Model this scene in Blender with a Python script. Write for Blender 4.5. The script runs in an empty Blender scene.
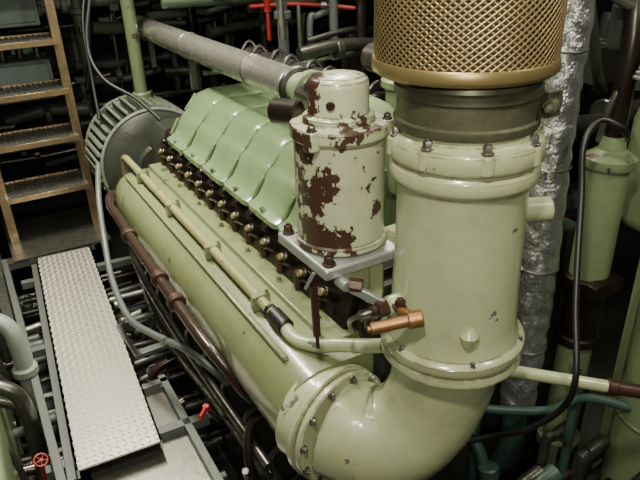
import bpy, math, random, bmesh
from mathutils import Vector, Matrix
OFF=2.2
V=Vector
# ---------------------------------------------------------------- materials
def newmat(name):
    m=bpy.data.materials.new(name); m.use_nodes=True
    nt=m.node_tree; b=nt.nodes['Principled BSDF']
    return m,nt,b
def tex_noise(nt,scale,detail=4,rough=.6,coord=None):
    n=nt.nodes.new('ShaderNodeTexNoise'); n.inputs['Scale'].default_value=scale
    n.inputs['Detail'].default_value=detail; n.inputs['Roughness'].default_value=rough
    if coord is None:
        coord=nt.nodes.new('ShaderNodeTexCoord').outputs['Object']
    nt.links.new(coord,n.inputs['Vector']); return n
def ramp(nt,src,p0,p1,c0=(0,0,0,1),c1=(1,1,1,1)):
    r=nt.nodes.new('ShaderNodeValToRGB'); r.color_ramp.elements[0].position=p0; r.color_ramp.elements[1].position=p1
    r.color_ramp.elements[0].color=c0; r.color_ramp.elements[1].color=c1
    nt.links.new(src,r.inputs['Fac']); return r
def mth(nt,op,a,b=None,clamp=False):
    n=nt.nodes.new('ShaderNodeMath'); n.operation=op; n.use_clamp=clamp
    for v,i in((a,0),(b,1)):
        if v is None: continue
        if hasattr(v,'links'): nt.links.new(v,n.inputs[i])
        else: n.inputs[i].default_value=v
    return n.outputs[0]
def mix(nt,fac,a,b,blend='MIX'):
    m=nt.nodes.new('ShaderNodeMix'); m.data_type='RGBA'; m.blend_type=blend
    if hasattr(fac,'links'): nt.links.new(fac,m.inputs[0])
    else: m.inputs[0].default_value=fac
    for v,i in((a,6),(b,7)):
        if hasattr(v,'links'): nt.links.new(v,m.inputs[i])
        else: m.inputs[i].default_value=(*v,1) if len(v)==3 else v
    return m.outputs[2]
def paint(name,col,chip=(.09,.04,.025),thr=.66,scale=9,rough=.33,dirt=(.13,.095,.04),dirt_amt=.5,stretch=(1,1,1),edge=0,bias=None,edgecol=None,coat=0):
    dirt=tuple(min(d,c*.55) for d,c in zip(dirt,col))
    m,nt,b=newmat(name)
    tc=nt.nodes.new('ShaderNodeTexCoord'); mp=nt.nodes.new('ShaderNodeMapping'); mp.inputs['Scale'].default_value=stretch
    nt.links.new(tc.outputs['Object'],mp.inputs['Vector']); co=mp.outputs['Vector']
    n1=tex_noise(nt,scale,7,.66,co); src=n1.outputs['Fac']
    if bias:
        dt=nt.nodes.new('ShaderNodeVectorMath'); dt.operation='DOT_PRODUCT'
        geo=nt.nodes.new('ShaderNodeNewGeometry'); nt.links.new(geo.outputs['Normal'],dt.inputs[0]); dt.inputs[1].default_value=bias[0]
        src=mth(nt,'ADD',src,mth(nt,'MULTIPLY',dt.outputs['Value'],bias[1]))
    chipm=ramp(nt,src,thr,thr+.012).outputs['Color']
    n2=tex_noise(nt,4,5,.65,co); r2=ramp(nt,n2.outputs['Fac'],.42,.75)
    n4=tex_noise(nt,30,5,.7,co); r4=ramp(nt,n4.outputs['Fac'],.48,.78)
    dfac=mth(nt,'MULTIPLY',mth(nt,'ADD',mth(nt,'MULTIPLY',r2.outputs['Color'],.7),mth(nt,'MULTIPLY',r4.outputs['Color'],.5)),dirt_amt,True)
    base=mix(nt,dfac,col,tuple(c*.3+d*.7 for c,d in zip(col,dirt)))
    c=mix(nt,chipm,base,chip)
    if edge:
        bv=nt.nodes.new('ShaderNodeBevel'); bv.samples=4; bv.inputs['Radius'].default_value=.008
        g=nt.nodes.new('ShaderNodeNewGeometry'); d2=nt.nodes.new('ShaderNodeVectorMath'); d2.operation='DOT_PRODUCT'
        nt.links.new(bv.outputs['Normal'],d2.inputs[0]); nt.links.new(g.outputs['True Normal'],d2.inputs[1])
        em=mth(nt,'SUBTRACT',1.0,d2.outputs['Value']); em=mth(nt,'SUBTRACT',em,.01); em=mth(nt,'MULTIPLY',em,40.0,True)
        n5=tex_noise(nt,20,6,.7,co); em=mth(nt,'MULTIPLY',em,n5.outputs['Fac'])
        t=.65-.2*edge
        er=ramp(nt,em,t,t+.03)
        c=mix(nt,er.outputs['Color'],c,edgecol or chip)
    nt.links.new(c,b.inputs['Base Color'])
    rr=nt.nodes.new('ShaderNodeMapRange'); nt.links.new(n2.outputs['Fac'],rr.inputs['Value'])
    rr.inputs['To Min'].default_value=rough-.08; rr.inputs['To Max'].default_value=rough+.2
    nt.links.new(rr.outputs['Result'],b.inputs['Roughness'])
    if coat:
        b.inputs['Coat Weight'].default_value=coat; b.inputs['Coat Roughness'].default_value=.12
    bp=nt.nodes.new('ShaderNodeBump'); bp.inputs['Strength'].default_value=.5; bp.inputs['Distance'].default_value=.002; bp.invert=True
    n3=tex_noise(nt,40,3,.5,co)
    nt.links.new(mth(nt,'ADD',chipm,mth(nt,'MULTIPLY',n3.outputs['Fac'],.6)),bp.inputs['Height']); nt.links.new(bp.outputs['Normal'],b.inputs['Normal'])
    if coat: nt.links.new(bp.outputs['Normal'],b.inputs['Coat Normal'])
    return m
def metal(name,col,rough=.35,metallic=1.0,var=.5,scale=12):
    m,nt,b=newmat(name)
    n=tex_noise(nt,scale,5,.65); r=ramp(nt,n.outputs['Fac'],.35,.75)
    c=mix(nt,r.outputs['Color'],col,tuple(x*(1-var) for x in col))
    nt.links.new(c,b.inputs['Base Color']); b.inputs['Metallic'].default_value=metallic
    rr=nt.nodes.new('ShaderNodeMapRange'); nt.links.new(n.outputs['Fac'],rr.inputs['Value'])
    rr.inputs['To Min'].default_value=max(.05,rough-.12); rr.inputs['To Max'].default_value=rough+.18
    nt.links.new(rr.outputs['Result'],b.inputs['Roughness'])
    return m
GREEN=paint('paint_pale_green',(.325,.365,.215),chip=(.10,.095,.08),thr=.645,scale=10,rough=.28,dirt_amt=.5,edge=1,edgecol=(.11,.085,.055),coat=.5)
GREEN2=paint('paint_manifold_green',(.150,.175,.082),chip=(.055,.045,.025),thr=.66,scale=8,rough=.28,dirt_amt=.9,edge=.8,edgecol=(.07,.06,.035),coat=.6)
COVER=paint('paint_cover_green',(.125,.185,.090),chip=(.06,.04,.022),thr=.71,scale=9,rough=.22,dirt_amt=.7,edge=.7,edgecol=(.055,.05,.03),coat=.9)
CANP=paint('paint_canister_chipped',(.385,.415,.275),chip=(.042,.020,.013),thr=.562,scale=14,rough=.29,dirt_amt=.45,stretch=(1,1,.8),edge=1.1,bias=((-.9,.0,.05),.10),coat=.4)
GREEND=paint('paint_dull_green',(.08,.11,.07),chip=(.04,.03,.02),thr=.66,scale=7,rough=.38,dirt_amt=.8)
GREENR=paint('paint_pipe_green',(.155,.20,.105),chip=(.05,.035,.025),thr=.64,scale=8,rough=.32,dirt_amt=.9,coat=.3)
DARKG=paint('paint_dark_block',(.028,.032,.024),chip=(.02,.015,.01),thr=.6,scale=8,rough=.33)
TEAL=paint('paint_teal',(.035,.07,.06),chip=(.03,.02,.02),thr=.64,scale=9,rough=.34)
REDB=paint('paint_oxide_red',(.024,.014,.011),chip=(.012,.009,.008),thr=.66,scale=9,rough=.20)
RED=paint('paint_valve_red',(.30,.014,.012),chip=(.08,.02,.02),thr=.66,scale=9,rough=.35,dirt_amt=.5)
GREY=paint('paint_grey',(.17,.19,.175),chip=(.06,.05,.04),thr=.66,scale=8,rough=.36,dirt_amt=.7)
GREYD=paint('paint_dark_grey',(.075,.085,.078),chip=(.03,.025,.02),thr=.66,scale=8,rough=.34,dirt_amt=.7)
BLUEG=paint('paint_blue_grey',(.19,.25,.25),chip=(.05,.04,.03),thr=.7,scale=8,rough=.42)
WHITE=paint('paint_off_white',(.155,.175,.145),chip=(.05,.04,.03),thr=.62,scale=8,rough=.4,dirt_amt=.9)
OLIVE=paint('paint_olive_pipe',(.22,.21,.10),chip=(.08,.06,.03),thr=.60,scale=12,rough=.22,dirt_amt=.7,coat=.5)
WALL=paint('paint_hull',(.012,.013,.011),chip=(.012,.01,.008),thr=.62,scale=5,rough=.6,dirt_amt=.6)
SILVER=metal('polished_steel',(.72,.71,.64),.23,.9,.35,14)
ALU=metal('cast_aluminium',(.46,.48,.47),.38,.7,.4,25)
STEEL=metal('worn_steel',(.26,.255,.225),.32,.85,.6,30)
STEELD=metal('dark_steel',(.13,.127,.112),.30,.85,.6,30)
BRONZE=metal('bronze_band',(.13,.135,.085),.42,.6,.6,16)
GOLD=metal('gold_mesh_wire',(.34,.25,.12),.42,.65,.3,20)
GOLDC=metal('filter_pleats',(.050,.033,.015),.7,.2,.3,20)
GOLDR=metal('gold_rim',(.30,.225,.10),.36,.7,.3,14)
DARKB=metal('oily_dark_brown',(.018,.013,.009),.29,.3,.6,18)
BROWN=metal('rusty_brown',(.058,.029,.019),.40,.35,.6,25)
COPPER=metal('copper_handle',(.25,.115,.045),.36,.5,.4,18)
TAN=metal('tan_brass',(.30,.24,.13),.36,.6,.5,22)
LADM=metal('ladder_steel',(.44,.32,.20),.30,.9,.5,16)
LADT=metal('ladder_tread',(.44,.44,.40),.32,.85,.6,16)
RUBBER=metal('black_rubber',(.010,.009,.009),.40,0,.4,15)
TREAD=metal('tread_plate_steel',(.56,.55,.48),.34,.75,.4,7)
TREADH=metal('tread_lozenge_steel',(.98,.96,.88),.26,.6,.2,9)
def quilt():
    m,nt,b=newmat('silver_foil_lagging')
    n=tex_noise(nt,26,5,.65); b.inputs['Metallic'].default_value=.9
    b.inputs['Base Color'].default_value=(.70,.71,.73,1); b.inputs['Roughness'].default_value=.26
    bp=nt.nodes.new('ShaderNodeBump'); bp.inputs['Strength'].default_value=.9; bp.inputs['Distance'].default_value=.013
    nt.links.new(n.outputs['Fac'],bp.inputs['Height']); nt.links.new(bp.outputs['Normal'],b.inputs['Normal']); return m
FOIL=quilt()
# ---------------------------------------------------------------- builders
roots={}
def root(name):
    e=bpy.data.objects.new(name,None); e.empty_display_size=.1
    bpy.context.scene.collection.objects.link(e); roots[e.name]=e; return e
def basis(d):
    d=V(d).normalized(); h=V((0,0,1)) if abs(d.z)<.9 else V((1,0,0))
    u=d.cross(h).normalized(); w=d.cross(u).normalized(); return d,u,w
class MB:
    def __init__(s): s.v=[]; s.f=[]
    def ring(s,c,u,w,r,n,ph=0):
        i=len(s.v)
        for k in range(n):
            a=2*math.pi*k/n+ph; s.v.append(V(c)+u*math.cos(a)*r+w*math.sin(a)*r)
        return i
    def join(s,i,j,n):
        for k in range(n): s.f.append((i+k,i+(k+1)%n,j+(k+1)%n,j+k))
    def lathe(s,o,d,prof,n=48,caps=True,ph=0):
        o=V(o); d,u,w=basis(d); prev=None; first=None
        for r,t in prof:
            i=s.ring(o+d*t,u,w,max(r,.0005),n,ph)
            if prev is not None: s.join(prev,i,n)
            else: first=i
            prev=i
        if caps:
            s.f.append(tuple(range(first,first+n))[::-1]); s.f.append(tuple(range(prev,prev+n)))
        return s
    def cyl(s,a,b,r,n=24,bev=None,r2=None):
        a=V(a); b=V(b); L=(b-a).length; r2=r if r2 is None else r2
        bv=min(r*.15,L*.2,.006) if bev is None else bev
        return s.lathe(a,b-a,[(r-bv,0),(r,bv),(r2,L-bv),(r2-bv,L)],n)
    def hexb(s,p,d,r,h):
        p=V(p);d=V(d).normalized()
        s.cyl(p,p+d*h*.25,r*1.45,14,bev=.0005); s.lathe(p+d*h*.2,d,[(r,0),(r,h*.7),(r*.8,h*.85)],6)
        s.cyl(p+d*h*.8,p+d*h*1.25,r*.5,8,bev=.0005); return s
    def tube(s,pts,r,n=16,sub=6,smooth=True,caps=True):
        P=[V(p) for p in pts]; R=r if isinstance(r,(list,tuple)) else [r]*len(P)
        if smooth and len(P)>2:
            Q=[];RR=[]
            for i in range(len(P)-1):
                p0=P[max(i-1,0)];p1=P[i];p2=P[i+1];p3=P[min(i+2,len(P)-1)]
                for k in range(sub):
                    t=k/sub
                    Q.append(.5*((2*p1)+(p2-p0)*t+(2*p0-5*p1+4*p2-p3)*t*t+(3*p1-p0-3*p2+p3)*t**3)); RR.append(R[i]*(1-t)+R[i+1]*t)
            Q.append(P[-1]);RR.append(R[-1]); P=Q;R=RR
        T=[(P[min(i+1,len(P)-1)]-P[max(i-1,0)]).normalized() for i in range(len(P))]
        d,u,w=basis(T[0]); prev=None
        for i,p in enumerate(P):
            if i: 
                u=(u-T[i]*u.dot(T[i])).normalized(); w=T[i].cross(u)
            else: w=T[0].cross(u)
            k=s.ring(p,u,w,R[i],n)
            if prev is not None: s.join(prev,k,n)
            else: f0=k
            prev=k
        if caps: s.f.append(tuple(range(f0,f0+n))[::-1]); s.f.append(tuple(range(prev,prev+n)))
        return s
    def box(s,c,d,rot=None):
        i=len(s.v); M=rot or Matrix.Identity(3)
        for x in(-.5,.5):
            for y in(-.5,.5):
                for z in(-.5,.5): s.v.append(V(c)+M@V((x*d[0],y*d[1],z*d[2])))
        for f in((0,1,3,2),(4,6,7,5),(0,4,5,1),(2,3,7,6),(0,2,6,4),(1,5,7,3)): s.f.append(tuple(i+k for k in f))
        return s
    def bb(s,x0,x1,y0,y1,z0,z1): return s.box(((x0+x1)/2,(y0+y1)/2,(z0+z1)/2),(x1-x0,y1-y0,z1-z0))
    def bar(s,a,b,w,h):
        a=V(a);b=V(b);d,u,ww=basis(b-a); M=Matrix((d,u,ww)).transposed()
        return s.box((a+b)/2,((b-a).length,w,h),M)
    def loft(s,prof,secs,c):
        n=len(prof);prev=None
        for y,sc in secs:
            i=len(s.v)
            for x,z in prof: s.v.append(V((c[0]+(x-c[0])*sc,y,c[1]+(z-c[1])*sc)))
            if prev is not None: s.join(prev,i,n)
            else:f0=i
            prev=i
        s.f.append(tuple(range(f0,f0+n))[::-1]); s.f.append(tuple(range(prev,prev+n))); return s
    def torus(s,c,d,R,r,n=28,m=8):
        c=V(c);d,u,w=basis(d); i0=len(s.v)
        for k in range(n):
            a=2*math.pi*k/n; e=u*math.cos(a)+w*math.sin(a)
            for j in range(m):
                b=2*math.pi*j/m; s.v.append(c+e*(R+r*math.cos(b))+d*r*math.sin(b))
        for k in range(n):
            for j in range(m):
                s.f.append((i0+k*m+j,i0+((k+1)%n)*m+j,i0+((k+1)%n)*m+(j+1)%m,i0+k*m+(j+1)%m))
        return s
    def build(s,name,mat,parent,bevel=0,ang=38):
        me=bpy.data.meshes.new(name); me.from_pydata([(p[0],p[1],p[2]+OFF) for p in s.v],[],s.f)
        me.validate()
        bm=bmesh.new(); bm.from_mesh(me); bmesh.ops.recalc_face_normals(bm,faces=bm.faces); bm.to_mesh(me); bm.free()
        me.shade_smooth(); me.set_sharp_from_angle(angle=math.radians(ang))
        me.materials.append(mat); o=bpy.data.objects.new(name,me); bpy.context.scene.collection.objects.link(o)
        if parent: o.parent=parent
        if bevel:
            b=o.modifiers.new('b','BEVEL'); b.width=bevel; b.segments=2; b.limit_method='ANGLE'; b.angle_limit=math.radians(35)
        return o
def handwheel(mb,c,d,R):
    mb.torus(c,d,R,R*.13); dd,u,w=basis(d)
    for k in range(5):
        a=2*math.pi*k/5; mb.cyl(c,V(c)+(u*math.cos(a)+w*math.sin(a))*R,R*.07,8)
    mb.cyl(V(c)-dd*R*.15,V(c)+dd*R*.2,R*.2,12)
# ---------------------------------------------------------------- ENGINE
E=root('diesel_engine')
prof=[(.80,-1.045),(.63,-1.045),(.590,-1.055),(.552,-1.08),(.525,-1.115),(.511,-1.16),(.507,-1.21),(.515,-1.26),(.535,-1.305),(.573,-1.34),(.62,-1.358),(.80,-1.36)]
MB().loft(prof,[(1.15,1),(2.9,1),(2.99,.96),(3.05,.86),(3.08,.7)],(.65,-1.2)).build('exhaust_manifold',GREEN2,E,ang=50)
m=MB(); m.bb(.70,.80,1.22,2.98,-1.045,-1.026); m.bb(.570,.588,1.25,2.95,-1.06,-1.046)
m.build('manifold_flange_strip',GREEN2,E,.004)
m=MB()
for k in range(7): m.hexb((.735,1.35+k*.25,-1.026),(0,0,1),.008,.014)
m.build('manifold_bolts',GREEN2,E)
fd=V((-.22,1,0)).normalized(); fc=V((.655,1.10,-1.205))
m=MB(); m.cyl(fc-fd*.022,fc,.163,64,.004); m.cyl(fc+fd*.005,fc+fd*.03,.166,64,.004); m.cyl(fc,fc+fd*.09,.153,64,.003)
m.build('manifold_flange',GREEN,E,ang=30)
m=MB(); _,fu,fw=basis(fd)
for k in range(12):
    a=2*math.pi*k/12+.2; m.hexb(fc-fd*.022+(fu*math.cos(a)+fw*math.sin(a))*.152,-fd,.008,.012)
m.build('manifold_flange_bolts',STEEL,E)
m=MB(); m.tube([(.868,.932,-.90),(.864,.934,-.99),(.848,.940,-1.07),(.812,.955,-1.145),(.760,.980,-1.195),(.710,1.02,-1.215),(.675,1.065,-1.21),(.655,1.10,-1.205)],[.136,.129,.126,.128,.133,.138,.140,.141],64,10)
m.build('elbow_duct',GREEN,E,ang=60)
m=MB(); m.cyl((.627,1.36,-1.016),(.627,3.1,-1.016),.0175,20); m.tube([(.627,3.08,-1.016),(.627,3.16,-1.03),(.627,3.2,-1.1),(.64,3.2,-1.3)],.0175)
m.build('oil_rail_pipe',OLIVE,E)
m=MB()
for y in(1.50,1.9,2.35,2.8): m.bb(.598,.657,y,y+.022,-1.045,-.996); m.hexb((.650,y+.011,-.996),(0,0,1),.006,.01)
m.build('rail_clamps',GREEN2,E,.002)
m=MB(); m.cyl((.627,1.335,-1.016),(.627,1.42,-1.016),.025,24); m.cyl((.627,1.43,-1.016),(.627,1.448,-1.016),.023,6)
m.build('rail_union_collar',RUBBER,E)
m=MB(); m.tube([(.627,1.36,-1.016),(.63,1.29,-1.03),(.66,1.22,-1.02),(.70,1.165,-1.0),(.76,1.09,-.98),(.83,1.04,-.97)],.0195,20)
m.build('rail_hose',GREEN,E)
bp=[(.80,-1.0),(.78,-1.36),(.72,-1.5),(.62,-1.75),(.62,-2.1),(1.95,-2.1),(1.95,-1.75),(1.75,-1.4),(1.75,-.95),(1.5,-.9),(1.0,-.9),(.85,-.9)]
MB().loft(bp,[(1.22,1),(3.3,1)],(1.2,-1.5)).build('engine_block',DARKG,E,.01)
m=MB()
for k in range(8):
    y=1.35+k*.24; m.cyl((.80,y,-1.5),(.66,y,-1.53),.055,20); m.bb(.68,.76,y+.08,y+.11,-1.9,-1.36)
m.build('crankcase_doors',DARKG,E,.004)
hp=[(.76,-1.04),(.80,-.93),(.82,-.87),(1.25,-.87),(1.25,-1.04)]
MB().loft(hp,[(1.25,1),(3.0,1)],(1.,-.95)).build('cylinder_head_deck',DARKB,E,.003)
nd=V((-.75,0,.55)).normalized()
m=MB(); m2=MB(); m3=MB()
for k in range(13):
    y=1.33+k*.128
    p=V((.785,y,-.965)); m.cyl(p,p+nd*.05,.021,16); m2.cyl(p+nd*.045,p+nd*.06,.012,14)
    p=V((.80,y+.06,-.925)); m.cyl(p,p+nd*.035,.018,12)
    m3.cyl((.765,y+.06,-1.02),(.765,y+.06,-.96),.014,12)
m.build('injector_studs',DARKB,E); m2.build('stud_caps',TAN,E); m3.build('pushrod_tubes',BROWN,E)
cp=[(.785,-.905),(.785,-.885),(.806,-.876),(.826,-.862),(.85,-.825),(.868,-.79),(.888,-.770),(.902,-.762),(.935,-.716),(.965,-.69),(1.02,-.675),(1.22,-.675),(1.26,-.70),(1.28,-.9)]
cp=[(x-.008,z+.010) for x,z in cp]
m=MB();m2=MB();m3=MB()
for k in range(6):
    y0=1.46+k*.236; y1=y0+.230
    m.loft(cp,[(y0,.965),(y0+.006,.98),(y0+.016,.992),(y0+.035,1),(y1-.035,1),(y1-.016,.992),(y1-.006,.98),(y1,.965)],(1.05,-.86))
    m2.bar((.807,y0+.233,-.862),(.854,y0+.233,-.79),.016,.012); m2.bar((.892,y0+.233,-.76),(.954,y0+.233,-.687),.014,.012)
    m3.hexb((.792,y0+.116,-.868),(-.5,0,.85),.009,.014)
m.build('valve_covers',COVER,E,ang=50); m2.build('valve_cover_ribs',COVER,E,.003); m3.build('valve_cover_nuts',COVER,E)
m=MB(); m.bb(.795,1.25,1.45,2.89,-.90,-.875); m.build('cover_gasket',DARKB,E)
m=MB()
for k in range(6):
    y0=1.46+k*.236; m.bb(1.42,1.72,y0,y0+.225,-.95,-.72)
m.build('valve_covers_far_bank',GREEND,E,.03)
hx,hz=.84,-1.15
m=MB(); m.lathe((hx,3.3,hz),(0,1,0),[(.12,-.05),(.13,-.02),(.2,-.01),(.27,0),(.295,.02),(.30,.06),(.285,.07),(.285,.40),(.30,.41),(.30,.46),(.28,.5)],64)
m.build('flywheel_housing',DARKG,E)
m=MB()
for k in range(42):
    a=2*math.pi*k/42; c=V((hx+.305*math.cos(a),3.53,hz+.305*math.sin(a)))
    m.box(c,(.035,.34,.014),Matrix.Rotation(-a,3,'Y'))
m.torus((hx,3.33,hz),(0,1,0),.305,.010,64); m.torus((hx,3.72,hz),(0,1,0),.305,.010,64)
m.build('housing_fins',WHITE,E)
m=MB(); m.tube([(.47,2.9,-1.17),(.47,2.76,-1.17),(.47,2.4,-1.19),(.47,1.95,-1.19),(.475,1.66,-1.2),(.50,1.56,-1.24),(.56,1.5,-1.36),(.66,1.48,-1.45)],.021,20)
m.tube([(.47,2.9,-1.17),(.50,3.0,-1.15),(.60,3.1,-1.2)],.021,20)
m.build('coolant_pipe_oxide',REDB,E)
m=MB()
for y in(1.9,2.1,2.55): m.cyl((.47,y,-1.187),(.47,y+.035,-1.187),.034,20)
m.build('coolant_pipe_couplings',BROWN,E)
m=MB(); m.tube([(.50,3.2,-1.05),(.44,3.0,-1.15),(.40,2.82,-1.3),(.365,2.59,-1.39),(.36,2.31,-1.435),(.413,2.10,-1.42),(.483,1.88,-1.39),(.56,1.7,-1.45)],.014,16)
m.build('drain_hose_grey',GREYD,E)
m=MB()
m.tube([(.55,3.0,-1.45),(.5,2.6,-1.42),(.5,2.0,-1.45),(.52,1.3,-1.47)],.016,12)
m.tube([(.58,3.0,-1.6),(.52,2.4,-1.62),(.54,1.8,-1.58),(.56,1.2,-1.6)],.03,14)
for k in range(9):
    y=1.3+k*.2; m.tube([(.75,y,-1.36),(.62,y+.02,-1.42),(.55,y+.05,-1.5),(.60,y+.06,-1.7)],.011,10)
m.build('side_pipework',STEELD,E)
m=MB(); m.tube([(.60,1.40,-1.36),(.52,1.42,-1.40),(.48,1.36,-1.52),(.5,1.3,-1.7)],.015,14); m.tube([(.66,1.2,-1.37),(.58,1.2,-1.45),(.53,1.25,-1.6),(.53,1.28,-2.0)],.017,14)
m.cyl((.53,1.25,-1.55),(.53,1.25,-1.60),.03,18); m.build('brown_drain_pipes',DARKB,E)
m=MB(); m.bar((.44,1.62,-1.44),(.40,1.56,-1.42),.010,.015); m.cyl((.44,1.62,-1.45),(.44,1.62,-1.43),.012,12)
m.build('drain_valve_lever',RED,E)
m=MB(); m.cyl((.44,1.62,-1.44),(.5,1.7,-1.58),.012,10); m.cyl((.46,1.35,-1.5),(.5,1.42,-1.65),.012,10); m.build('drain_valve_stems',STEEL,E)
m=MB(); m.lathe((1.0,1.93,-.49),(0,1,0),[(.055,0),(.063,.006),(.063,.04),(.060,.045),(.060,1.75),(.066,1.76),(.066,1.80),(.06,1.81),(.06,2.0),(.05,2.06),(.02,2.09)],40)
m.build('polished_crossover_tube',SILVER,E)
m=MB(); m.torus((1.0,1.91,-.49),(0,1,0),.058,.016); m.cyl((1.0,1.86,-.49),(1.0,1.93,-.49),.05,24)
m.build('tube_gaiter',RUBBER,E)
m=MB(); m.tube([(1.0,1.9,-.49),(1.0,1.72,-.49),(1.03,1.6,-.5),(1.1,1.5,-.56),(1.12,1.45,-.72)],.055,28); m.cyl((1.0,1.80,-.49),(1.0,1.825,-.49),.075,28)
m.build('tube_end_elbow',GREENR,E)
m=MB()
for y in(3.0,3.7): m.bb(.985,1.015,y,y+.03,-.70,-.54)
for y in(2.25,3.0,3.7): m.torus((1.0,y+.015,-.49),(0,1,0),.061,.004)
m.build('tube_brackets',STEEL,E,.002)
m=MB(); m.cyl((1.2,1.55,-.68),(1.2,1.55,-.45),.07,28); m.cyl((1.2,1.55,-.45),(1.2,1.55,-.42),.085,28)
m.cyl((1.05,1.35,-.7),(1.05,1.35,-.5),.05,24); m.tube([(1.05,1.35,-.55),(1.12,1.3,-.52),(1.2,1.35,-.5),(1.3,1.6,-.5)],.02)
m.build('fuel_pump_housing',GREENR,E)
m=MB(); m.cyl((1.26,2.1,-.55),(1.26,2.9,-.55),.045,24); m.cyl((1.3,1.5,-.42),(1.3,1.9,-.42),.05,24)
m.build('injection_rack_housing',STEELD,E)
m=MB()
for k in range(10):
    x=1.3+.02*(k%2); y=1.4+k*.16; m.cyl((x,y,-.75),(x,y,-.55-.05*(k%3)),.03,16); m.tube([(x,y,-.6),(x-.06,y+.05,-.48),(x-.15,y+.05,-.6)],.009,8)
m.build('injector_pumps',DARKB,E)
# ---------------------------------------------------------------- INTAKE COLUMN
I=root('intake_duct'); ax=(.872,.928)
m=MB(); m.lathe((ax[0],ax[1],-1.0),(0,0,1),[(.137,.06),(.137,.075),(.164,.078),(.168,.082),(.168,.098),(.166,.102),(.161,.104),(.161,.108),(.168,.11),(.170,.114),(.170,.132),(.167,.136),(.156,.142),(.150,.16),(.146,.19),(.142,.30),(.139,.42),(.139,.50),(.143,.52),(.153,.53),(.155,.535),(.155,.556),(.153,.56),(.149,.565)],96)
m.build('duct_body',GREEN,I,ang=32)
m=MB(); m.lathe((ax[0],ax[1],-1.0),(0,0,1),[(.149,.562),(.149,.572),(.156,.574),(.158,.578),(.158,.610),(.155,.615),(.146,.619),(.14,.625),(.135,.65),(.132,.67)],96)
m.build('duct_top_flange',GREEN,I,ang=32)
m=MB()
for k in range(8):
    a=2*math.pi*k/8+.32; m.hexb((ax[0]+.145*math.cos(a),ax[1]+.145*math.sin(a),-.384),(0,0,1),.0095,.018)
for k in range(6):
    a=2*math.pi*k/6+.1; m.hexb((ax[0]+.159*math.cos(a),ax[1]+.159*math.sin(a),-.864),(0,0,1),.006,.010)
m.build('duct_flange_bolts',STEEL,I)
m=MB()
for k in range(8):
    a=2*math.pi*k/8+.32; c=(ax[0]+.1455*math.cos(a),ax[1]+.1455*math.sin(a)); m.cyl((c[0],c[1],-.425),(c[0],c[1],-.385),.018,20)
m.build('duct_flange_lugs',GREEN,I,.003)
m=MB(); m.cyl((.98,.90,-.58),(1.075,.855,-.58),.028,28); m.cyl((.99,.95,-.76),(1.04,.93,-.76),.028,20)
m.cyl((.80,.94,-.755),(.70,.955,-.765),.024,28)
m.cyl((.765,.945,-.758),(.745,.948,-.76),.031,28)
m.build('duct_bosses',GREEN,I)
m=MB(); m.lathe((.805,.800,-.80),(0,0,1),[(.012,-.02),(.02,0),(.022,.01),(.010,.026)],20); m.build('duct_pad',GREEN,I)
m=MB(); m.cyl((.705,.955,-.765),(.675,.958,-.766),.020,6); m.cyl((.675,.958,-.766),(.66,.96,-.766),.012,12); m.hexb((.715,.93,-.755),(0,-.3,1),.012,.02)
m.build('sampling_valve_nut',BROWN,I)
m=MB(); m.cyl((.627,.912,-.772),(.705,.875,-.757),.0135,20); m.cyl((.700,.877,-.758),(.728,.862,-.752),.019,20); m.cyl((.72,.868,-.755),(.71,.93,-.76),.01,12); m.cyl((.62,.915,-.773),(.63,.91,-.772),.008,10)
m.build('copper_drain_handle',COPPER,I)
m=MB(); m.tube([(.665,.96,-.768),(.64,.97,-.775),(.635,1.0,-.80),(.66,1.05,-.85),(.70,1.1,-.92)],.006,10); m.cyl((.655,1.0,-.80),(.70,.99,-.80),.014,6); m.cyl((.70,.99,-.80),(.76,.98,-.80),.009,12); m.cyl((.68,.995,-.80),(.68,.995,-.84),.012,12); m.build('sampling_cocks',STEEL,I)
# ---------------------------------------------------------------- AIR FILTER
A=root('air_filter'); fx,fy=.859,.936
z0=-.238; z1=.13; Rf=.1735
m=MB(); m.lathe((fx,fy,z0),(0,0,1),[(Rf-.009,0),(Rf-.009,z1-z0)],96); m.build('filter_core',GOLDC,A)
m=MB(); N=68; pit=.0118; S=52; H=z1-z0
turn=(2*math.pi/N)*(H/pit)
for sgn in(1,-1):
    for k in range(N):
        prev=None
        for i in range(S+1):
            t=i/S; a=2*math.pi*k/N+sgn*turn*t; z=z0+H*t; R=Rf+(.0008 if sgn>0 else -.0008)
            e=V((math.cos(a),math.sin(a),0)); p=V((fx,fy,z))+e*R
            j=len(m.v); h=.0022
            m.v+= [p+V((0,0,h)),p+e*.0014,p-V((0,0,h)),p-e*.0014]
            if prev is not None: m.join(prev,j,4)
            prev=j
m.build('filter_mesh',GOLD,A,ang=80)
m=MB(); m.lathe((fx,fy,-.262),(0,0,1),[(.128,0),(.14,-.0),(.171,.006),(.178,.011),(.1795,.016),(.179,.032),(.177,.035),(.172,.035)],96)
m.lathe((fx,fy,.12),(0,0,1),[(.172,0),(.178,.004),(.178,.03),(.165,.035)],96)
m.build('filter_rims',GOLDR,A)
m=MB(); m.lathe((ax[0]-.004,ax[1]+.002,-.365),(0,0,1),[(.133,0),(.144,.003),(.146,.008),(.146,.02),(.140,.024),(.140,.066),(.146,.070),(.146,.086),(.140,.09),(.136,.11)],96)
m.build('filter_clamp_band',BRONZE,A)
m=MB(); m.cyl((.97,.805,-.32),(1.015,.835,-.32),.016,16); m.box((.985,.825,-.32),(.04,.03,.05)); m.hexb((.965,.803,-.32),(-.8,-.5,0),.01,.02)
m.build('clamp_bolt',BRONZE,A,.003)
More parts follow.
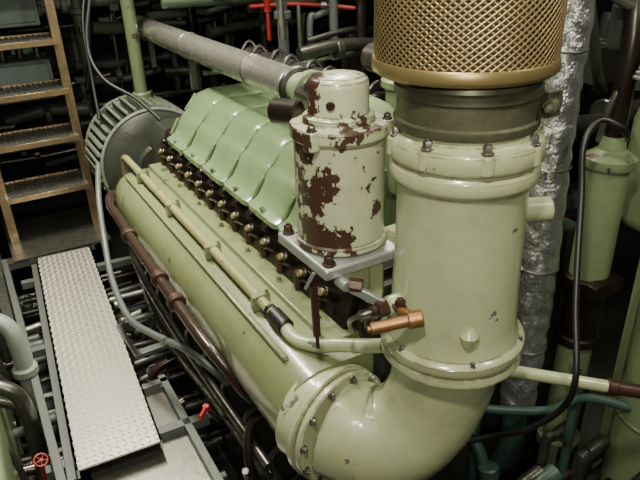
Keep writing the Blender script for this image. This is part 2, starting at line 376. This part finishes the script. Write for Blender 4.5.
# ---------------------------------------------------------------- CANISTER
K=root('oil_separator_canister'); cx,cy=.707,1.16
m=MB(); m.lathe((cx,cy,-.675),(0,0,1),[(.107,0),(.110,.003),(.110,.016),(.1045,.020),(.104,.255),(.109,.260),(.112,.264),(.112,.286),(.109,.290),(.083,.294),(.081,.297),(.081,.306),(.078,.309),(.069,.312),(.068,.318),(.068,.372),(.066,.382),(.058,.390),(.03,.396),(.001,.397)],80)
m.build('canister_body',CANP,K,ang=35)
m=MB()
for k in range(3):
    a=-.6+k*2.1; c=V((cx+.108*math.cos(a),cy+.108*math.sin(a),0)); m.cyl((c.x,c.y,-.425),(c.x,c.y,-.382),.019,20)
m.build('canister_lugs',CANP,K,.003)
m=MB()
for k in range(3):
    a=-.6+k*2.1; c=V((cx+.108*math.cos(a),cy+.108*math.sin(a),0)); m.hexb((c.x,c.y,-.382),(0,0,1),.008,.012)
m.cyl((cx-.045,cy-.045,-.335),(cx-.053,cy-.053,-.335),.010,12)
m.build('canister_cap_fittings',REDB,K)
m=MB(); m.cyl((cx+.02,cy+.07,-.34),(cx+.06,cy+.2,-.36),.035,20)
m.tube([(cx+.02,cy+.10,-.37),(cx+.08,cy+.25,-.40),(cx+.16,cy+.45,-.44),(cx+.28,cy+.68,-.49)],.032,20); m.cyl((cx-.05,cy+.09,-.38),(cx-.09,cy+.15,-.38),.03,18); m.build('canister_inlet',DARKB,K)
# ---------------------------------------------------------------- BRACKET
B=root('mounting_bracket')
m=MB(); m.bb(.590,.835,1.035,1.275,-.706,-.678); m.bb(.61,.82,1.06,1.26,-.718,-.706); m.build('bracket_plate',ALU,B,.007)
m=MB(); m.bb(.80,.87,1.02,1.12,-.70,-.655); m.bb(.75,.80,1.10,1.26,-.86,-.70); m.build('bracket_lug',GREEN,B,.01)
m=MB()
for x,y in((.612,1.057),(.612,1.255),(.814,1.057),(.814,1.255)): m.hexb((x,y,-.678),(0,0,1),.011,.022)
m.build('bracket_bolts',BROWN,B)
m=MB(); m.bar((.632,1.030,-.720),(.70,.955,-.762),.012,.022); m.cyl((.632,1.05,-.718),(.632,1.01,-.718),.014,16); m.bar((.60,1.10,-.71),(.585,1.12,-.76),.02,.008);m.build('bracket_link',ALU,B,.002)
m=MB(); m.cyl((.64,1.02,-.718),(.665,1.0,-.722),.016,6); m.cyl((.604,1.13,-.718),(.604,1.11,-.718),.012,6); m.build('link_nuts',BROWN,B)
m=MB(); m.bar((.603,1.12,-.735),(.603,1.11,-.90),.008,.018); m.torus((.603,1.118,-.75),(0,1,0),.014,.004); m.cyl((.603,1.11,-.9),(.603,1.108,-.935),.005,8); m.build('dipstick',BROWN,B,.001)
# ---------------------------------------------------------------- CATWALK
C=root('tread_plate_catwalk')
o=V((.006,1.797,-1.65)); vy=V((.108,1.72,0)).normalized(); vx=V((vy.y,-vy.x,0)); M=Matrix((vx,vy,V((0,0,1)))).transposed()
L=1.78;W=.30
m=MB(); m.box(o+M@V((W/2,L/2,-.004)),(W,L,.008),M); m.box(o+M@V((.004,L/2,-.02)),(.008,L,.04),M); m.box(o+M@V((W-.004,L/2,-.02)),(.008,L,.04),M)
m.build('plate',TREAD,C)
m=MB(); p=.0272
nx=int(W/p); ny=int(L/p)
for i in range(nx):
    for j in range(ny):
        c=o+M@V(((i+.5)*p,(j+.5)*p,.0)); a=math.radians(45 if (i+j)%2 else -45)
        d=M@V((math.cos(a),math.sin(a),0)); n=M@V((-math.sin(a),math.cos(a),0)); k=len(m.v)
        m.v+=[c-d*.015,c-n*.005,c+d*.015,c+n*.005,c+V((0,0,.004))-d*.006,c+V((0,0,.004))+d*.006]
        m.f+=[(k,k+1,k+4),(k+1,k+2,k+5),(k+1,k+5,k+4),(k+2,k+3,k+5),(k+3,k,k+4),(k+3,k+4,k+5)]
m.build('tread_pattern',TREADH,C)
m=MB()
for y in(.1,.9,1.6): m.box(o+M@V((.2,y,-.06)),(.6,.04,.04),M)
m.box(o+M@V((-.02,L/2,-.06)),(.03,L,.05),M)
m.build('joists',GREYD,C,.002)
F=root('steel_deck_frame')
m=MB(); m.bb(-.02,.42,1.0,1.80,-1.74,-1.73); m.bb(.05,.42,1.80,2.15,-1.74,-1.73); m.bb(-.1,.45,3.6,3.68,-1.70,-1.66); m.bb(-.45,-.06,3.0,4.2,-1.70,-1.69); m.bb(.0,.55,3.60,4.2,-1.665,-1.65)
m.build('deck_plates',STEEL,F)
m=MB(); m.bb(.41,.44,1.0,2.2,-1.76,-1.69); m.bb(.30,.44,2.15,2.18,-1.76,-1.69); m.bb(-.06,-.03,1.0,3.6,-1.70,-1.62); m.bar((.42,2.15,-1.7),(.42,2.15,-2.2),.03,.03); m.bar((.42,1.3,-1.7),(.42,1.3,-2.2),.03,.03)
m.bar((.35,2.3,-1.62),(.5,2.3,-1.62),.04,.02); m.bar((.37,2.6,-1.64),(.52,2.55,-1.6),.03,.02); m.bar((.36,2.3,-1.62),(.35,2.6,-1.64),.02,.02); m.bar((.35,2.45,-1.65),(.35,2.45,-2.2),.03,.03); m.bar((-.045,3.4,-1.65),(-.045,3.4,-2.2),.03,.03); m.bar((.5,3.6,-1.66),(.5,3.6,-2.2),.03,.03)
m.build('deck_angles',GREYD,F,.002)
# ---------------------------------------------------------------- LADDER
Ld=root('companionway_ladder')
m=MB()
for x in(.04,.524): m.bar((x,3.86,-1.65),(x,3.92,.3),.02,.05)
m.build('side_rails',LADM,Ld,.002)
m=MB();m2=MB()
for k,z in enumerate((-1.343,-1.04,-.77,-.50,-.22,.05)):
    y=3.87
    m.bb(.05,.515,y-.12,y-.105,z-.022,z+.008); m.bb(.05,.515,y+.20,y+.215,z-.02,z+.008)
    m2.bb(.05,.515,y-.105,y+.20,z-.004,z)
    for i in range(16):
        for j in range(11): m2.bar((.065+i*.029,y-.09+j*.028,z+.001),(.079+i*.029,y-.078+j*.028,z+.001) if (i+j)%2 else (.079+i*.029,y-.102+j*.028,z+.001),.004,.004)
m.build('tread_edges',LADM,Ld,.001); m2.build('tread_plates',LADT,Ld)
# ---------------------------------------------------------------- RIGHT SIDE
Q=root('insulated_exhaust_pipe')
m=MB(); n=72; prev=None; zz=.35; steps=300; qx,qy=1.39,1.13
for i in range(steps+1):
    z=zz-(1.85)*i/steps; j=len(m.v)
    for k in range(n):
        a=2*math.pi*k/n
        wv=.5+.5*math.sin(z*80+1.6*math.sin(a*2+z*9))
        seam=math.exp(-((a-3.9)/.12)**2)
        pk=.5+.5*math.sin(a*3+z*30)
        r=.056+.0055*wv*(1-.5*pk)+.004*pk-.008*seam*wv
        m.v.append(V((qx+r*math.cos(a)+.012*math.sin(z*4),qy+r*math.sin(a),z)))
    if prev is not None: m.join(prev,j,n)
    prev=j
m.build('quilted_lagging',FOIL,Q,ang=180)
m=MB()
for z in(-.3,-.62,-.95,-1.25): m.torus((qx+.012*math.sin(z*4),qy,z),(0,0,1),.062,.003)
m.build('lagging_straps',STEEL,Q)
m=MB(); m.tube([(qx,qy,-1.48),(qx,qy,-1.7),(1.40,1.2,-1.85),(1.5,1.4,-1.9),(1.8,1.7,-1.9)],.04,20); m.build('pipe_tail',TEAL,Q)
G=root('cooling_water_pipe')
gx,gy=1.645,1.12
m=MB(); m.lathe((gx,gy,-2.15),(0,0,1),[(.058,0),(.058,.35),(.078,.352),(.078,.395),(.058,.40),(.058,.86)],48)
m.lathe((gx,gy,-1.08),(0,0,1),[(.063,.02),(.063,.40),(.075,.405),(.078,.41),(.078,.435),(.07,.44),(.04,.46),(.035,.50)],48)
m.build('riser_pipe',GREENR,G)
m=MB(); m.cyl((gx,gy,-1.30),(gx,gy,-1.06),.06,32); m.tube([(gx,gy,-.60),(gx,gy,-.3),(gx+.05,gy+.05,-.1),(gx+.1,gy+.1,.3)],.03,14); m.build('dark_hose_section',DARKB,G)
m=MB(); m.lathe((gx,gy,-1.32),(0,0,1),[(.06,0),(.072,.002),(.072,.03),(.062,.034),(.062,.22),(.078,.225),(.080,.265),(.066,.27)],40)
m.box((gx-.01,gy-.07,-1.07),(.14,.04,.05)); m.build('pipe_clamp',DARKB,G,.003)
T=root('expansion_tank')
m=MB(); m.lathe((1.78,.83,-2.15),(0,0,1),[(.13,0),(.155,.02),(.155,1.02),(.15,1.07),(.125,1.11),(.08,1.135),(.03,1.145)],56); m.build('tank_shell',GREENR,T)
m=MB(); m.cyl((1.78,.83,-1.02),(1.78,.83,-.95),.03,20); m.torus((1.78,.83,-1.5),(0,0,1),.157,.006); m.build('tank_fittings',GREEND,T)
T2=root('header_tank')
m=MB(); m.lathe((1.95,1.1,-.95),(0,0,1),[(.10,0),(.13,.02),(.14,.05),(.14,.36),(.13,.40),(.09,.43)],48); m.cyl((1.95,1.1,-.53),(1.95,1.1,-.2),.03,24); m.bb(1.92,1.98,1.08,1.12,-2.15,-.93); m.build('tank_body',GREENR,T2)
m=MB(); m.cyl((1.83,1.03,-.66),(1.82,1.022,-.66),.018,20); m.build('indicator_cap',RED,T2)
H_=root('rusty_branch_pipe')
m=MB(); m.cyl((.985,.965,-1.052),(1.29,.705,-1.09),.0165,24); m.cyl((1.02,.935,-1.056),(1.06,.90,-1.061),.024,6); m.cyl((1.03,.925,-1.05),(1.03,.925,-1.10),.012,12); m.build('painted_pipe',GREEN,H_)
m=MB(); m.cyl((1.25,.74,-1.085),(1.27,.723,-1.088),.022,20); m.cyl((1.26,.73,-1.086),(1.46,.56,-1.11),.018,20); m.cyl((1.40,.61,-1.10),(1.43,.585,-1.105),.026,6); m.build('rusty_end',BROWN,H_)
X=root('black_cable')
m=MB(); m.tube([(1.56,1.02,-.55),(1.50,.985,-.52),(1.462,.978,-.491),(1.417,1.014,-.471),(1.365,1.011,-.528),(1.335,.97,-.656),(1.235,.862,-.885),(1.162,.772,-1.045),(1.165,.80,-1.17),(1.13,.87,-1.28),(1.09,.95,-1.35),(.98,1.05,-1.42)],.0085,12); m.build('cable_run',RUBBER,X)
X2=root('corrugated_hose')
m=MB()
for i in range(40):
    t=i/39*1.95; 
    c=V((1.62+.04*math.sin(t*2.0)+.05*t,1.05-.03*t,-.40+.24*t)); m.torus(c,(.1,-.03,.28),.022,.006,16,6)
m.tube([(1.62+.04*math.sin(t*2.0)+.05*t,1.05-.03*t,-.40+.24*t) for t in [i/6 for i in range(12)]],.021,14)
m.build('hose_body',GREY,X2)
P4=root('cable_junction_gear')
m=MB(); m.bb(1.55,1.68,1.35,1.45,-.42,-.22); m.tube([(1.5,1.2,-.1),(1.58,1.2,-.3),(1.66,1.22,-.42),(1.8,1.3,-.5)],.018,12); m.tube([(1.45,1.3,.2),(1.52,1.28,-.15),(1.5,1.3,-.4),(1.6,1.4,-.6),(1.62,1.4,-1.2)],.022,12)
m.cyl((1.72,1.2,-.35),(1.72,1.2,-.22),.045,20); m.build('gear',DARKG,P4,.004)
m=MB(); m.tube([(1.48,1.22,.1),(1.52,1.2,-.08),(1.60,1.15,-.2),(1.75,1.1,-.24)],.014,12); m.tube([(1.8,1.0,-.1),(1.7,1.08,-.3),(1.62,1.12,-.45),(1.62,1.15,-.6)],.011,10); m.cyl((1.60,1.2,-.2),(1.60,1.2,-.12),.03,16); m.build('gear_pipes',STEEL,P4)
P1=root('teal_pipe_manifold')
m=MB(); m.tube([(1.0,1.25,-1.35),(1.15,1.1,-1.38),(1.35,.98,-1.4),(1.55,.95,-1.42),(1.8,.7,-1.5)],.015,14)
m.tube([(1.15,1.3,-1.5),(1.2,1.15,-1.55),(1.2,1.05,-1.7),(1.2,1.0,-2.1)],.02,14)
m.tube([(1.32,1.25,-1.3),(1.3,1.22,-1.6),(1.3,1.2,-2.1)],.018,14)
m.tube([(1.5,1.0,-1.3),(1.5,.98,-1.6),(1.5,.98,-2.1)],.016,14); m.cyl((1.2,1.05,-1.62),(1.2,1.04,-1.66),.035,16)
m.build('pipes',TEAL,P1)
P2=root('bilge_pipework')
m=MB()
m.tube([(-.35,2.55,-1.36),(-.17,2.5,-1.36),(-.09,2.46,-1.40),(-.07,2.43,-1.5),(-.07,2.42,-1.8)],.035,24)
m.cyl((-.07,2.42,-1.58),(-.07,2.42,-1.62),.05,24)
m.build('pale_pipes',GREY,P2)
m=MB()
m.tube([(-.5,3.1,-1.40),(-.25,3.1,-1.40),(-.15,3.05,-1.46),(-.15,3.0,-2.0)],.03,24)
m.tube([(-.3,2.2,-1.46),(-.16,2.15,-1.46),(-.10,2.12,-1.54),(-.10,2.1,-1.75),(-.10,2.1,-2.1)],.028,24)
for k in range(9):
    y=1.5+k*.22; x=-.1-.03*(k%3); m.tube([(x,y,-2.1),(x,y,-1.75),(x-.03,y+.03,-1.6),(x-.15,y+.05,-1.52)],.012+.006*(k%2),10)
m.tube([(-.08,1.2,-1.8),(-.09,2.2,-1.82),(-.07,3.4,-1.8)],.02,12); m.tube([(.1,1.0,-1.9),(.2,2.2,-1.95),(.25,3.4,-1.9)],.03,12)
m.build('dark_pipes',STEELD,P2)
m=MB(); handwheel(m,(-.09,1.88,-1.62),(.2,-.5,.8),.022); m.cyl((-.09,1.88,-1.62),(-.1,1.92,-1.75),.008,8); m.build('red_valve_wheel',RED,P2)
P3=root('port_engine_casing')
m=MB(); m.bb(-.9,-.18,1.2,3.4,-2.15,-1.30); m.bb(-.20,-.165,1.2,3.4,-1.36,-1.28); m.build('casing',GREENR,P3,.02)
# ---------------------------------------------------------------- background
J=root('junction_box')
m=MB(); m.bb(.10,.50,4.20,4.5,-.90,-.66); m.bb(.12,.48,4.185,4.2,-.88,-.68); m.build('lower_case',BLUEG,J,.02)
m=MB()
for i in range(4): m.cyl((.15+.1*i,4.33,-.66),(.15+.1*i,4.33,-.58),.022,12)
m.build('cable_glands',STEEL,J)
J2=root('junction_box')
m=MB(); m.bb(.05,.50,4.25,4.55,-.47,-.27); m.bb(.07,.48,4.235,4.25,-.45,-.29); m.build('case',BLUEG,J2,.02)
J3=root('switch_cabinet')
m=MB(); m.bb(-.35,.0,4.4,4.7,-1.6,-.5); m.bb(-.33,-.02,4.385,4.4,-1.55,-.55); m.cyl((-.05,4.38,-1.0),(-.05,4.35,-1.0),.03,14); m.build('case',GREYD,J3,.015)
S=root('green_stanchion')
m=MB(); m.cyl((.88,3.62,-.85),(.88,3.62,.9),.036,24); m.cyl((.88,3.62,-.86),(.88,3.62,-.81),.055,24); m.cyl((.88,3.62,-.25),(.88,3.62,-.2),.05,24); m.build('post',GREENR,S)
W1=root('overhead_cables')
m=MB()
m.tube([(.78,3.5,.3),(.70,3.4,-.1),(.58,3.3,-.45),(.60,3.2,-.62),(.72,3.1,-.72),(.80,3.0,-.82)],.009,10)
m.tube([(.9,4.2,.3),(.80,3.9,-.05),(.65,3.7,-.4),(.62,3.6,-.7),(.6,3.5,-.9)],.010,10)
m.tube([(.5,4.4,.3),(.7,4.3,-.1),(.8,4.3,-.4),(.7,4.3,-.9)],.016,10)
m.tube([(1.0,4.3,.3),(1.1,4.0,0),(1.4,3.6,-.15),(1.9,3.2,-.2)],.014,10)
m.build('cables',RUBBER,W1)
PP=root('thin_silver_pipe')
m=MB(); m.tube([(.55,4.6,.02),(.85,4.15,-.20),(1.1,3.7,-.28),(1.3,3.2,-.3)],.022,14); m.build('pipe',SILVER,PP)
BG=root('background_pipework')
def clutter(tag,n,xr,yr,zr,mats,seed,rr=(.015,.06),Rt=None,xmax=3.1,zmax=9):
    r=random.Random(seed); Rt=Rt or BG
    bs={}
    for i in range(n):
        x=r.uniform(*xr);y=r.uniform(*yr);z=r.uniform(*zr); rad=r.uniform(*rr); mt=r.randrange(len(mats)); mb=bs.setdefault(mt,MB())
        t=r.random()
        if t<.35:
            L=r.uniform(.4,1.2); L=min(L,2*(xmax-x)); mb.tube([(x-L/2,y,z),(x,y+r.uniform(-.05,.05),z+r.uniform(-.04,.04)),(x+L/2,y,z)],rad,14)
            mb.cyl((x-.02,y,z),(x+.02,y,z),rad*1.5,14)
        elif t<.65:
            L=r.uniform(.4,1.1); L=min(L,2*(zmax-z-.05)); mb.tube([(x,y,z-L/2),(x,y,z+L/2-.04),(x+.04,y,z+L/2),(x+.12,y,z+L/2+.02)],rad,14)
            mb.cyl((x,y,z-.02),(x,y,z+.02),rad*1.6,14)
        elif t<.85:
            mb.cyl((x,y,z-rad*1.5),(x,y,z+rad*1.5),rad*1.5,20); mb.cyl((x-rad*2.5,y,z),(x+rad*2.5,y,z),rad*.9,16)
            mb.cyl((x-rad*2.5,y,z),(x-rad*2.1,y,z),rad*1.5,16); mb.cyl((x+rad*2.1,y,z),(x+rad*2.5,y,z),rad*1.5,16); mb.cyl((x,y,z),(x,y,z+rad*3),rad*.35,10); handwheel(mb,V((x,y,z+rad*3)),(0,0,1),rad*1.6)
        else:
            s=rad*3; mb.box((x,y,z),(s*1.5,s,s*1.2)); mb.box((x,y-s*.5,z),(s*1.3,.01,s)); mb.cyl((x,y,z-s),(x,y,z),rad*.4,10)
    for k,mb in bs.items(): mb.build('%s_%d'%(tag,k),mats[k],Rt)
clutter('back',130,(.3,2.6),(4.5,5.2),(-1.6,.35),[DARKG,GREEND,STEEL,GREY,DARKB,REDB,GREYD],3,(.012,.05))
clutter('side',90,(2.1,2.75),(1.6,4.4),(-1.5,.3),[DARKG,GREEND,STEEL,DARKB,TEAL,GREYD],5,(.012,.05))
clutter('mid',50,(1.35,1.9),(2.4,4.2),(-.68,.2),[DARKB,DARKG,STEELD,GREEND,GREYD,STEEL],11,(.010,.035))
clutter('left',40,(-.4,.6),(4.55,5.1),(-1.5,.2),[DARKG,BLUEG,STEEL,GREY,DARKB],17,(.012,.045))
LB=root('bilge_fittings')
clutter('aft',60,(.0,.5),(1.3,3.6),(-2.05,-1.85),[DARKG,GREYD,DARKB,STEEL,REDB],23,(.010,.028),LB,zmax=-1.78)
FB=root('forward_bilge_fittings'); clutter('fwd',40,(1.0,1.6),(.3,1.05),(-2.05,-1.6),[DARKG,STEELD,DARKB,TEAL],29,(.012,.032),FB,zmax=-1.5)
RV=root('fire_main')
m=MB(); m.tube([(1.38,3.12,-.35),(1.6,3.0,-.345),(1.85,2.85,-.375)],.012,14); m.tube([(1.46,3.08,-.28),(1.46,3.08,-.42),(1.46,3.08,-.52)],.011,12); m.cyl((1.46,3.08,-.38),(1.46,3.08,-.32),.02,14)
m.build('red_pipe',RED,RV)
m=MB(); m.cyl((1.6,3.0,-.345),(1.6,3.0,-.6),.014,10); m.cyl((1.70,2.95,-.352),(1.73,2.93,-.355),.024,14); m.build('stems',STEEL,RV)
# ---------------------------------------------------------------- ROOM
def slab(name,x0,x1,y0,y1,z0,z1,mat): 
    m=MB(); m.bb(x0,x1,y0,y1,z0,z1); return m.build(name,mat,None)
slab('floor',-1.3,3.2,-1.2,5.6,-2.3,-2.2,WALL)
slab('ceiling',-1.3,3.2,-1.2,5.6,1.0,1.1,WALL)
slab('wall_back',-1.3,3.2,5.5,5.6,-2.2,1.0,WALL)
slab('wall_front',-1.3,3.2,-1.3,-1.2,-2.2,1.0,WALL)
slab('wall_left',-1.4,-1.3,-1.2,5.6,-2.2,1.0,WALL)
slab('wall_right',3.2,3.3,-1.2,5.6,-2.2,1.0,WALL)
bpy.context.view_layer.update()
for e in roots.values():
    pts=[V(c) for ch in e.children for c in ch.bound_box]
    if not pts: continue
    c=V([(min(p[i] for p in pts)+max(p[i] for p in pts))/2 for i in range(3)])
    e.location=c
    for ch in e.children: ch.location=-c
# ---------------------------------------------------------------- LIGHTS
def area(name,loc,to,size,sy,power,col,spread=180):
    l=bpy.data.lights.new(name,'AREA'); l.shape='RECTANGLE'; l.size=size; l.size_y=sy; l.energy=power; l.color=col; l.spread=math.radians(spread)
    o=bpy.data.objects.new(name,l); o.location=(loc[0],loc[1],loc[2]+OFF); bpy.context.scene.collection.objects.link(o)
    o.rotation_euler=(V(to)-V(loc)).to_track_quat('-Z','Y').to_euler(); return o
WARM=(1,.96,.77)
area('ceiling_lamp_near',(.05,.25,.75),(.75,1.2,-.8),.12,.12,32,WARM)
area('camera_fill',(-.1,-.3,.2),(.8,1.3,-.8),.08,.08,18,WARM)  # added fill light just behind the camera, imitating flash bounce
area('ceiling_lamp_key',(.45,1.4,.88),(.7,1.7,-1.0),.12,.5,14,WARM,130)
area('ceiling_lamp_aft',(.35,2.9,.88),(.3,2.6,-1.3),.2,.9,58,WARM,100)
area('ceiling_lamp_mid',(1.4,2.2,.88),(1.1,1.9,-1),.15,.7,26,WARM,110)
area('ceiling_lamp_side',(1.6,.1,.7),(1.5,1.2,-1.0),.15,.15,15,WARM)
w=bpy.data.worlds.new('w'); bpy.context.scene.world=w; w.use_nodes=True
w.node_tree.nodes['Background'].inputs[0].default_value=(.8,.85,.7,1); w.node_tree.nodes['Background'].inputs[1].default_value=.06
# ---------------------------------------------------------------- CAMERA
cam=bpy.data.cameras.new('camera'); co=bpy.data.objects.new('camera',cam); bpy.context.scene.collection.objects.link(co)
cam.sensor_width=36; cam.lens=36*620/640; cam.clip_start=.02
Rv=V((.8647,-.5014,-.0312)).normalized(); Fv=V((.436,.780,-.4493)).normalized(); Uv=Rv.cross(Fv).normalized()
Mx=Matrix((Rv,Uv,-Fv)).transposed().to_4x4(); Mx.translation=V((0,0,OFF)); co.matrix_world=Mx
bpy.context.scene.camera=co
